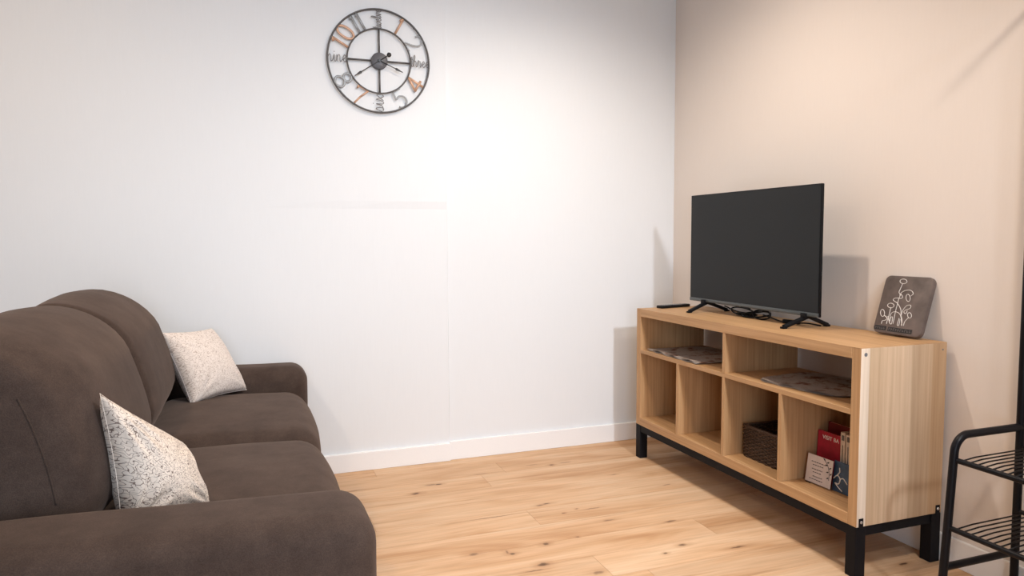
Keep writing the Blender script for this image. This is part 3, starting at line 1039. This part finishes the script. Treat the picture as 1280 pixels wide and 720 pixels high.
obj('ornament', bm, 'white', lc, True)
# card with lines of handwriting and a sprig, in a clear holder
o = Vector((-.312, divs[2][0] - .026, ZF + .004))
eu_, ev_, en_ = frame((.045, -1, 0), .14)
cdn = thing('text_card', 'pinkish card with script lines and leaf sprig in front of the red booklet', 'card', o)
cw, ch = .122, .106
bm = NB(); obox(bm, o, eu_, ev_, en_, (0, 0, -.003), (cw, ch, 0), .0008, 1); cp = obj('card_panel', bm, 'card', cdn)
bm = NB()
for i, (u0, u1) in enumerate(((.022, .088), (.030, .072), None or (.028, .080), (.034, .070), (.036, .076), (.020, .086))):
    v = .080 - i * .0115 - (.004 if i > 1 else 0) - (.004 if i > 3 else 0)
    u = u0
    while u < u1:
        w = random.uniform(.004, .011)
        pts = []
        n = max(3, int(w / .0012))
        for k in range(n + 1):
            pts.append((u + w * k / n, v + (.0016 if k % 2 else -.0012)))
        tube(bm, [o + eu_ * a + ev_ * b + en_ * .0002 for a, b in pts], .00075, 5)
        u += w + .003
obj('script_lines', bm, 'ink', cp)
bm = NB()
stem = [(.082, .100), (.100, .082), (.110, .055), (.112, .030)]
on(o, eu_, ev_, en_, stem, .0009)
for (a, b, ang) in ((.086, .098, 2.6), (.094, .092, .3), (.099, .082, 3.0), (.107, .072, .6), (.107, .060, 3.4), (.114, .050, .9), (.110, .040, 3.7)):
    c_, s_ = math.cos(ang), math.sin(ang)
    L_ = .013
    pts = [(a, b), (a + c_ * L_ * .4 - s_ * .003, b + s_ * L_ * .4 + c_ * .003), (a + c_ * L_, b + s_ * L_), (a + c_ * L_ * .4 + s_ * .003, b + s_ * L_ * .4 - c_ * .003)]
    vs = [bm.verts.new(o + eu_ * u + ev_ * v + en_ * .0006) for u, v in pts]
    vb = [bm.verts.new(o + eu_ * u + ev_ * v - en_ * .0002) for u, v in pts]
    bm.faces.new(vs); bm.faces.new(vb[::-1])
    for q in range(4):
        bm.faces.new((vs[q], vb[q], vb[(q + 1) % 4], vs[(q + 1) % 4]))
obj('leaf_sprig', bm, 'ink', cp)
bm = NB(); box(bm, (o.x - .004, o.y - .030, ZF), (o.x + .022, o.y - .006, ZF + .003), .001)
obox(bm, o, eu_, ev_, en_, (.01, -.001, -.0055), (.03, .06, -.0035), .0005, 1)
obj('clear_holder', bm, 'acrylic', cdn)

# ------------------------------------------------------------------ wall clock
CX, CZ, CY = -1.687, 2.020, -0.026
ck = thing('wall_clock', 'round open metal wall clock with mixed copper and grey numerals on the back wall', 'clock', (CX, -.012, CZ))
def cp_(a, r, d=0.0):
    """angle clockwise from twelve, radius, depth off the wall"""
    return Vector((CX + r * math.sin(a), CY + d, CZ + r * math.cos(a)))
def circ(r, d=0.0, n=96):
    return [cp_(2 * PI * i / n, r, d) for i in range(n)]
bm = NB(); tube(bm, circ(.246), .0046, 10, True, ry=.007, up=(0, 1, 0)); obj('outer_ring', bm, 'clock', ck, True)
bm = NB(); tube(bm, circ(.154), .0038, 10, True, ry=.006, up=(0, 1, 0)); obj('inner_ring', bm, 'clock', ck, True)
for k in range(4):
    bm = NB()
    a = k * PI / 2
    tube(bm, [cp_(a, .03), cp_(a, .153)], .0046, 8, ry=.004, up=(0, 1, 0)); obj('spoke', bm, 'clock', ck, True)
bm = NB(); tube(bm, [cp_(0, 0, .016), cp_(0, 0, -.006), cp_(0, 0, -.009)], [.040, .040, .036], 36); obj('hub', bm, 'hub', ck, 40)
for k in range(4):
    bm = NB(); a = PI / 4 + k * PI / 2
    cyl(bm, cp_(a, .246, .017), cp_(a, .246), .003, 8); obj('standoff', bm, 'clock', ck, True)
def hand(name, ang, tail, parts, bead):
    bm = NB()
    d = -.014 if name == 'minute_hand' else -.0115
    for r0, r1, w in parts:
        tube(bm, [cp_(ang, r0, d), cp_(ang, r1, d)], w, 8, ry=.0012, up=(0, 1, 0))
    if bead:
        c = cp_(ang + PI, tail, d); cyl(bm, c + Vector((0, .001, 0)), c - Vector((0, .001, 0)), .011, 20)
    r0, r1 = parts[-1][1] - .03, parts[-1][1]
    # leaf near the tip
    a, b_, c_ = cp_(ang, r1 - .042, d), cp_(ang, r1 - .022, d), cp_(ang, r1 - .004, d)
    tube(bm, [a, a.lerp(b_, .4), b_, c_], [.0012, .0062, .0048, .0008], 8, ry=.0012, up=(0, 1, 0))
    return obj(name, bm, 'hand', ck, True)
am = math.atan2(-(235 - 375), -(440 - 347)) ; am = math.atan2(235 - 375, -(440 - 347))
ah = math.atan2(510 - 375, -(405 - 347))
hand('minute_hand', am, .055, [(-.055, .145, .0022)], True)
hand('hour_hand', ah, .0, [(-.01, .122, .0022)], False)
bm = NB(); cyl(bm, cp_(0, 0, -.008), cp_(0, 0, -.017), .007, 16); obj('centre_pin', bm, 'hand', ck, 40)

# numerals drawn as strokes in a unit cell, x across, y 0..1 from foot to top
DIG = {
    '1': ([[(.28, .82), (.5, 1.0), (.5, 0.0)]], False),
    '2': ([[(.05, .72), (.12, .92), (.45, 1.0), (.82, .9), (.9, .66), (.6, .36), (.1, .02), (.95, .02)]], True),
    '4': ([[(.72, 0.0), (.72, 1.0), (.05, .30), (1.0, .30)]], False),
    '5': ([[(.88, 1.0), (.22, 1.0)], [(.22, 1.0), (.18, .58), (.5, .64), (.86, .5), (.92, .26), (.7, .05), (.35, 0), (.08, .14)]], True),
    '7': ([[(.05, .86), (.05, 1.0), (.92, 1.0), (.6, .5), (.42, 0.0)]], False),
    '0': ([[(.5, 1), (.85, .82), (.95, .5), (.85, .18), (.5, 0), (.15, .18), (.05, .5), (.15, .82)]], 'c'),
    '8': ([[(.5, .54), (.8, .64), (.84, .82), (.5, 1.0), (.16, .82), (.2, .64)], [(.5, .54), (.86, .42), (.95, .22), (.5, 0), (.05, .22), (.14, .42)]], 'c'),
}
def numeral(s, hour, mat, flip, wid, w, gap=0.0):
    a0 = hour * PI / 6
    c = cp_(a0, .2)
    up = (cp_(a0, .3) - c).normalized()
    if flip:
        up = -up
    right = Vector((up.z, 0, -up.x))
    h = .088
    tot = len(s) * wid + (len(s) - 1) * gap
    bm = NB()
    for i, chx in enumerate(s):
        strokes, sm_ = DIG[chx]
        x0 = -tot / 2 + i * (wid + gap)
        for st_ in strokes:
            P = [c + right * (x0 + px * wid) + up * ((py - .5) * h) for px, py in st_]
            if sm_ == 'c':
                tube(bm, catmull(P, 6, True), w, 8, True, ry=.003, up=(0, 1, 0))
            elif sm_:
                tube(bm, catmull(P, 6), w, 8, ry=.003, up=(0, 1, 0))
            else:
                for a, b_ in zip(P, P[1:]):
                    d = (b_ - a).normalized() * w * .6
                    tube(bm, [a - d, b_ + d], w, 8, ry=.003, up=(0, 1, 0))
    return obj('numeral', bm, mat, ck, True)
for s, hr, mt_, fl, wd, w, gp in (('1', 1, 'copper', False, .04, .0055, 0), ('2', 2, 'silver', False, .052, .0038, 0), ('4', 4, 'copper', True, .055, .0058, 0),
                                 ('5', 5, 'silver', True, .058, .0042, 0), ('7', 7, 'copper', True, .058, .0045, 0), ('8', 8, 'silver', True, .056, .0055, 0),
                                 ('10', 10, 'copper', False, .050, .0058, .004), ('11', 11, 'silver', False, .026, .0062, .004)):
    nm = numeral(s, hr, mt_, fl, wd, w, gp)
    nm['label'] = ('copper numeral ' if mt_ == 'copper' else 'grey numeral ') + s
LET = {
    'n': ([(0, .85), (.05, 1), (.08, .5), (.08, 0), (.12, .6), (.36, 1), (.55, .8), (.55, .2), (.7, 0), (.95, .3)], .95, []),
    'i': ([(0, .3), (.2, 1), (.2, .2), (.36, 0), (.6, .3)], .6, [[(.2, 1.35), (.24, 1.45)]]),
    'e': ([(0, .3), (.4, .5), (.58, .8), (.4, 1), (.17, .72), (.17, .3), (.42, 0), (.8, .3)], .8, []),
    't': ([(0, .3), (.26, 1.7), (.22, .3), (.38, 0), (.62, .3)], .62, [[(-.02, 1.15), (.5, 1.2)]]),
    'w': ([(0, .3), (.1, .95), (.14, .25), (.3, 0), (.5, .35), (.52, .9), (.54, .2), (.72, 0), (.95, .4), (.95, .95), (1.15, .8)], 1.15, []),
    'l': ([(0, .3), (.4, 1.5), (.3, 2.0), (.15, 1.5), (.16, .3), (.32, 0), (.6, .3)], .6, []),
    'v': ([(0, .8), (.14, .95), (.34, 0), (.6, .85), (.72, .95), (.85, .8)], .85, []),
    'h': ([(0, .3), (.36, 1.6), (.26, 2.0), (.1, 1.5), (.1, 0), (.14, .6), (.38, 1), (.55, .75), (.55, .2), (.7, 0), (.92, .3)], .92, []),
    'r': ([(0, .3), (.18, 1.15), (.28, .92), (.54, .95), (.5, .3), (.62, 0), (.85, .3)], .85, []),
    's': ([(0, .2), (.36, 1.05), (.54, .5), (.42, .03), (.12, .1), (.5, .08), (.8, .3)], .8, []),
    'x': ([(0, .85), (.2, .95), (.52, .05), (.78, .15)], .85, [[(.72, .95), (.02, .02)]]),
}
def word(s, hour, rot, length, height, off=0.0):
    c = cp_(hour * PI / 6, .2 + off, -.001)
    ex = Vector((math.cos(rot), 0, math.sin(rot))); ey = Vector((-math.sin(rot), 0, math.cos(rot)))
    tot = sum(LET[ch][1] for ch in s)
    k = length / tot
    x = 0
    bm = NB()
    main = []
    for ch in s:
        pts, adv, extra = LET[ch]
        main += [(x + px, py) for px, py in pts[(1 if main else 0):]]
        for e in extra:
            tube(bm, [c + ex * ((x + px) * k - length / 2) + ey * ((py - .5) * height) for px, py in e], .0018, 6)
        x += adv
    tube(bm, catmull([c + ex * (px * k - length / 2) + ey * ((py - .5) * height) for px, py in main], 6), .0019, 6)
    o = obj('hour_word', bm, 'clockword', ck, True)
    o['label'] = 'script word ' + s
word('twelve', 12, PI / 2, .092, .024)
word('three', 3, 0, .094, .028)
word('six', 6, PI / 2, .084, .036)
word('nine', 9, 0, .092, .032)

# ------------------------------------------------------------------ black metal rack on the right
RY, RXW, RXF = -2.040, -0.030, -0.316
RY2 = RY - 0.66
rk = thing('hall_rack', 'black tubular metal rack with wire shelves by the right wall', 'rack', (-0.185, (RY + RY2) / 2, 0))
R = .0122
for k, y in enumerate((RY, RY2)):
    bm = NB(); tube(bm, [(RXW, y, 0), (RXW, y, 1.914 if k == 0 else .568)], R, 14); obj('post', bm, 'rack', rk, 40)
    bm = NB()
    rad = .055; zt = .556
    pts = [(RXF - .037, y, 0.0), (RXF - .029, y, .1), (RXF - .014, y, .3)] + [(RXF + rad - rad * math.cos(a), y, zt - rad + rad * math.sin(a)) for a in [PI / 2 * i / 10 for i in range(11)]] + [(RXF + .15, y, zt), (RXW, y, zt)]
    tube(bm, pts, R, 14); obj('front_leg', bm, 'rack', rk, 40)
    bm = NB(); tube(bm, [(RXF - .026, y, .150), (RXW, y, .150)], R * .95, 12); obj('side_bar', bm, 'rack', rk, 40)
    if k == 0:
        bm = NB(); tube(bm, [(-.222, y, 1.902), (RXW, y, 1.902)], R, 12); obj('top_bar', bm, 'rack', rk, 40)
    for x, zz in ((RXF - .037, .012), (RXW, .012)):
        bm = NB(); cyl(bm, (x, y, 0), (x, y, .02), R + .003, 14); obj('foot_cap', bm, 'rack', rk, 40)
for z, sx in ((.482, 0), (.274, .016)):
    bm = NB()
    y0, y1 = RY - .012, RY2 + .012
    tube(bm, [(RXF + .002 - sx, RY, z), (RXF + .002 - sx, RY2, z)], .0085, 10)
    fr = obj('wire_shelf', bm, 'rack', rk, 40)
    bm = NB(); tube(bm, [(RXW, RY, z + .010), (RXW, RY2, z + .010)], .0075, 10); obj('back_rail', bm, 'rack', fr, 40)
    bm = NB()
    n = 28
    for i in range(n):
        y = RY - .03 - (RY - RY2 - .06) * i / (n - 1)
        tube(bm, [(RXF + .002 - sx, y, z + .006), (RXF + .05, y, z + .011), (RXW, y, z + .013)], .0024, 6)
    obj('wires', bm, 'rack', fr, True)
# ------------------------------------------------------------------ lamps
def lamp(x, y, w, col, label, rad=0.06, kind='AREA', cone=140):
    t = thing('ceiling_light', label, 'ceiling light', (x, y, ZC - .001), 'recessed ceiling lights')
    bm = NB(); tube(bm, [(x, y, ZC - .001), (x, y, ZC - .012)], [rad + .02, rad + .015], 32); obj('trim_ring', bm, 'base', t, 40)
    bm = NB(); tube(bm, [(x, y, ZC - .012), (x, y, ZC - .015)], rad, 32); obj('diffuser', bm, emit_mat('lamp_glow', col, 6.0), t)
    ld = bpy.data.lights.new('lamp', kind); ld.energy = w; ld.color = col
    if kind == 'AREA':
        ld.shape = 'DISK'; ld.size = rad * 2
    else:
        ld.shadow_soft_size = rad * .8; ld.spot_size = math.radians(cone); ld.spot_blend = 0.75
    lo = bpy.data.objects.new('lamp', ld); COL.objects.link(lo); lo.parent = t; lo.location = (0, 0, -.02)
WARM = (1.0, 0.85, 0.71)
lamp(-1.00, -1.12, 98, WARM, 'round ceiling light over the open floor', .045, 'SPOT', 157)
lamp(-0.85, -3.00, 125, WARM, 'added wide round ceiling light brightening the right wall and shelf end', .17, 'SPOT', 158)  # added warm fill for the right wall and the shelf end panel
lamp(-3.30, -1.40, 16, (1.0, .74, .5), 'round ceiling light above the sofa')
# adjustable ceiling spotlight by the window, turned to the back wall
SPX, SPY = -0.68, -4.05
t = thing('spotlight', 'adjustable ceiling spotlight turned towards the back wall', 'spotlight', (SPX, SPY, ZC))
aim = (Vector((-1.85, 0, 0.30)) - Vector((SPX, SPY, ZC - .16))).normalized()
bm = NB(); tube(bm, [(SPX, SPY, ZC), (SPX, SPY, ZC - .02)], .05, 28); tube(bm, [(SPX, SPY, ZC - .02), (SPX, SPY, ZC - .13)], .008, 12); obj('ceiling_mount', bm, 'base', t, 40)
c0 = Vector((SPX, SPY, ZC - .16))
bm = NB(); tube(bm, [c0 - aim * .07, c0 - aim * .06, c0 + aim * .035], [.030, .045, .052], 28); obj('head', bm, 'base', t, 40)
bm = NB(); tube(bm, [c0 + aim * .035, c0 + aim * .037], .044, 28); obj('lens', bm, emit_mat('spot_glow', (1, .97, .95), 8.0), t)
ld = bpy.data.lights.new('spot_lamp', 'SPOT'); ld.energy = 340; ld.color = (0.84, 0.91, 1.0); ld.spot_size = math.radians(72); ld.spot_blend = 1.0; ld.shadow_soft_size = 0.10
lo = bpy.data.objects.new('spot_lamp', ld); COL.objects.link(lo); lo.parent = t
lo.location = c0 + aim * .05 - Vector((SPX, SPY, ZC))
lo.rotation_euler = aim.to_track_quat('-Z', 'Y').to_euler()

ld = bpy.data.lights.new('daylight', 'AREA'); ld.shape = 'RECTANGLE'; ld.size = WX1 - WX0; ld.size_y = WZ1 - WZ0
ld.energy = 85; ld.color = (0.74, 0.85, 1.0)
lo = bpy.data.objects.new('daylight', ld); COL.objects.link(lo)
lo.location = ((WX0 + WX1) / 2, YF - 0.35, (WZ0 + WZ1) / 2)
lo.rotation_euler = (math.radians(90), 0, 0)      # faces +y, into the room
w = bpy.data.worlds.new('World'); scene.world = w; w.use_nodes = True
w.node_tree.nodes['Background'].inputs['Color'].default_value = (0.75, 0.86, 1, 1)
w.node_tree.nodes['Background'].inputs['Strength'].default_value = 0.6

# ------------------------------------------------------------------ camera
cam = bpy.data.cameras.new('camera')
co = bpy.data.objects.new('camera', cam); COL.objects.link(co)
F = 896.5
cam.sensor_fit = 'HORIZONTAL'; cam.sensor_width = 36.0; cam.lens = F / 1280 * 36.0
yaw, pitch, roll = .3499, -.0703, -.0049
fwd = Vector((math.sin(yaw) * math.cos(pitch), math.cos(yaw) * math.cos(pitch), math.sin(pitch)))
right = Vector((math.cos(yaw), -math.sin(yaw), 0)); up = right.cross(fwd)
r2 = right * math.cos(roll) + up * math.sin(roll); u2 = -right * math.sin(roll) + up * math.cos(roll)
mt = Matrix((( r2.x, u2.x, -fwd.x, -2.305), (r2.y, u2.y, -fwd.y, -3.5861), (r2.z, u2.z, -fwd.z, 1.1615), (0, 0, 0, 1)))
co.matrix_world = mt
cam.clip_start = 0.02
scene.camera = co

vs = scene.view_settings
vs.view_transform = 'Standard'; vs.look = 'None'; vs.gamma = 1.0; vs.exposure = 0.07
try:
    vs.use_curve_mapping = False
except Exception:
    pass
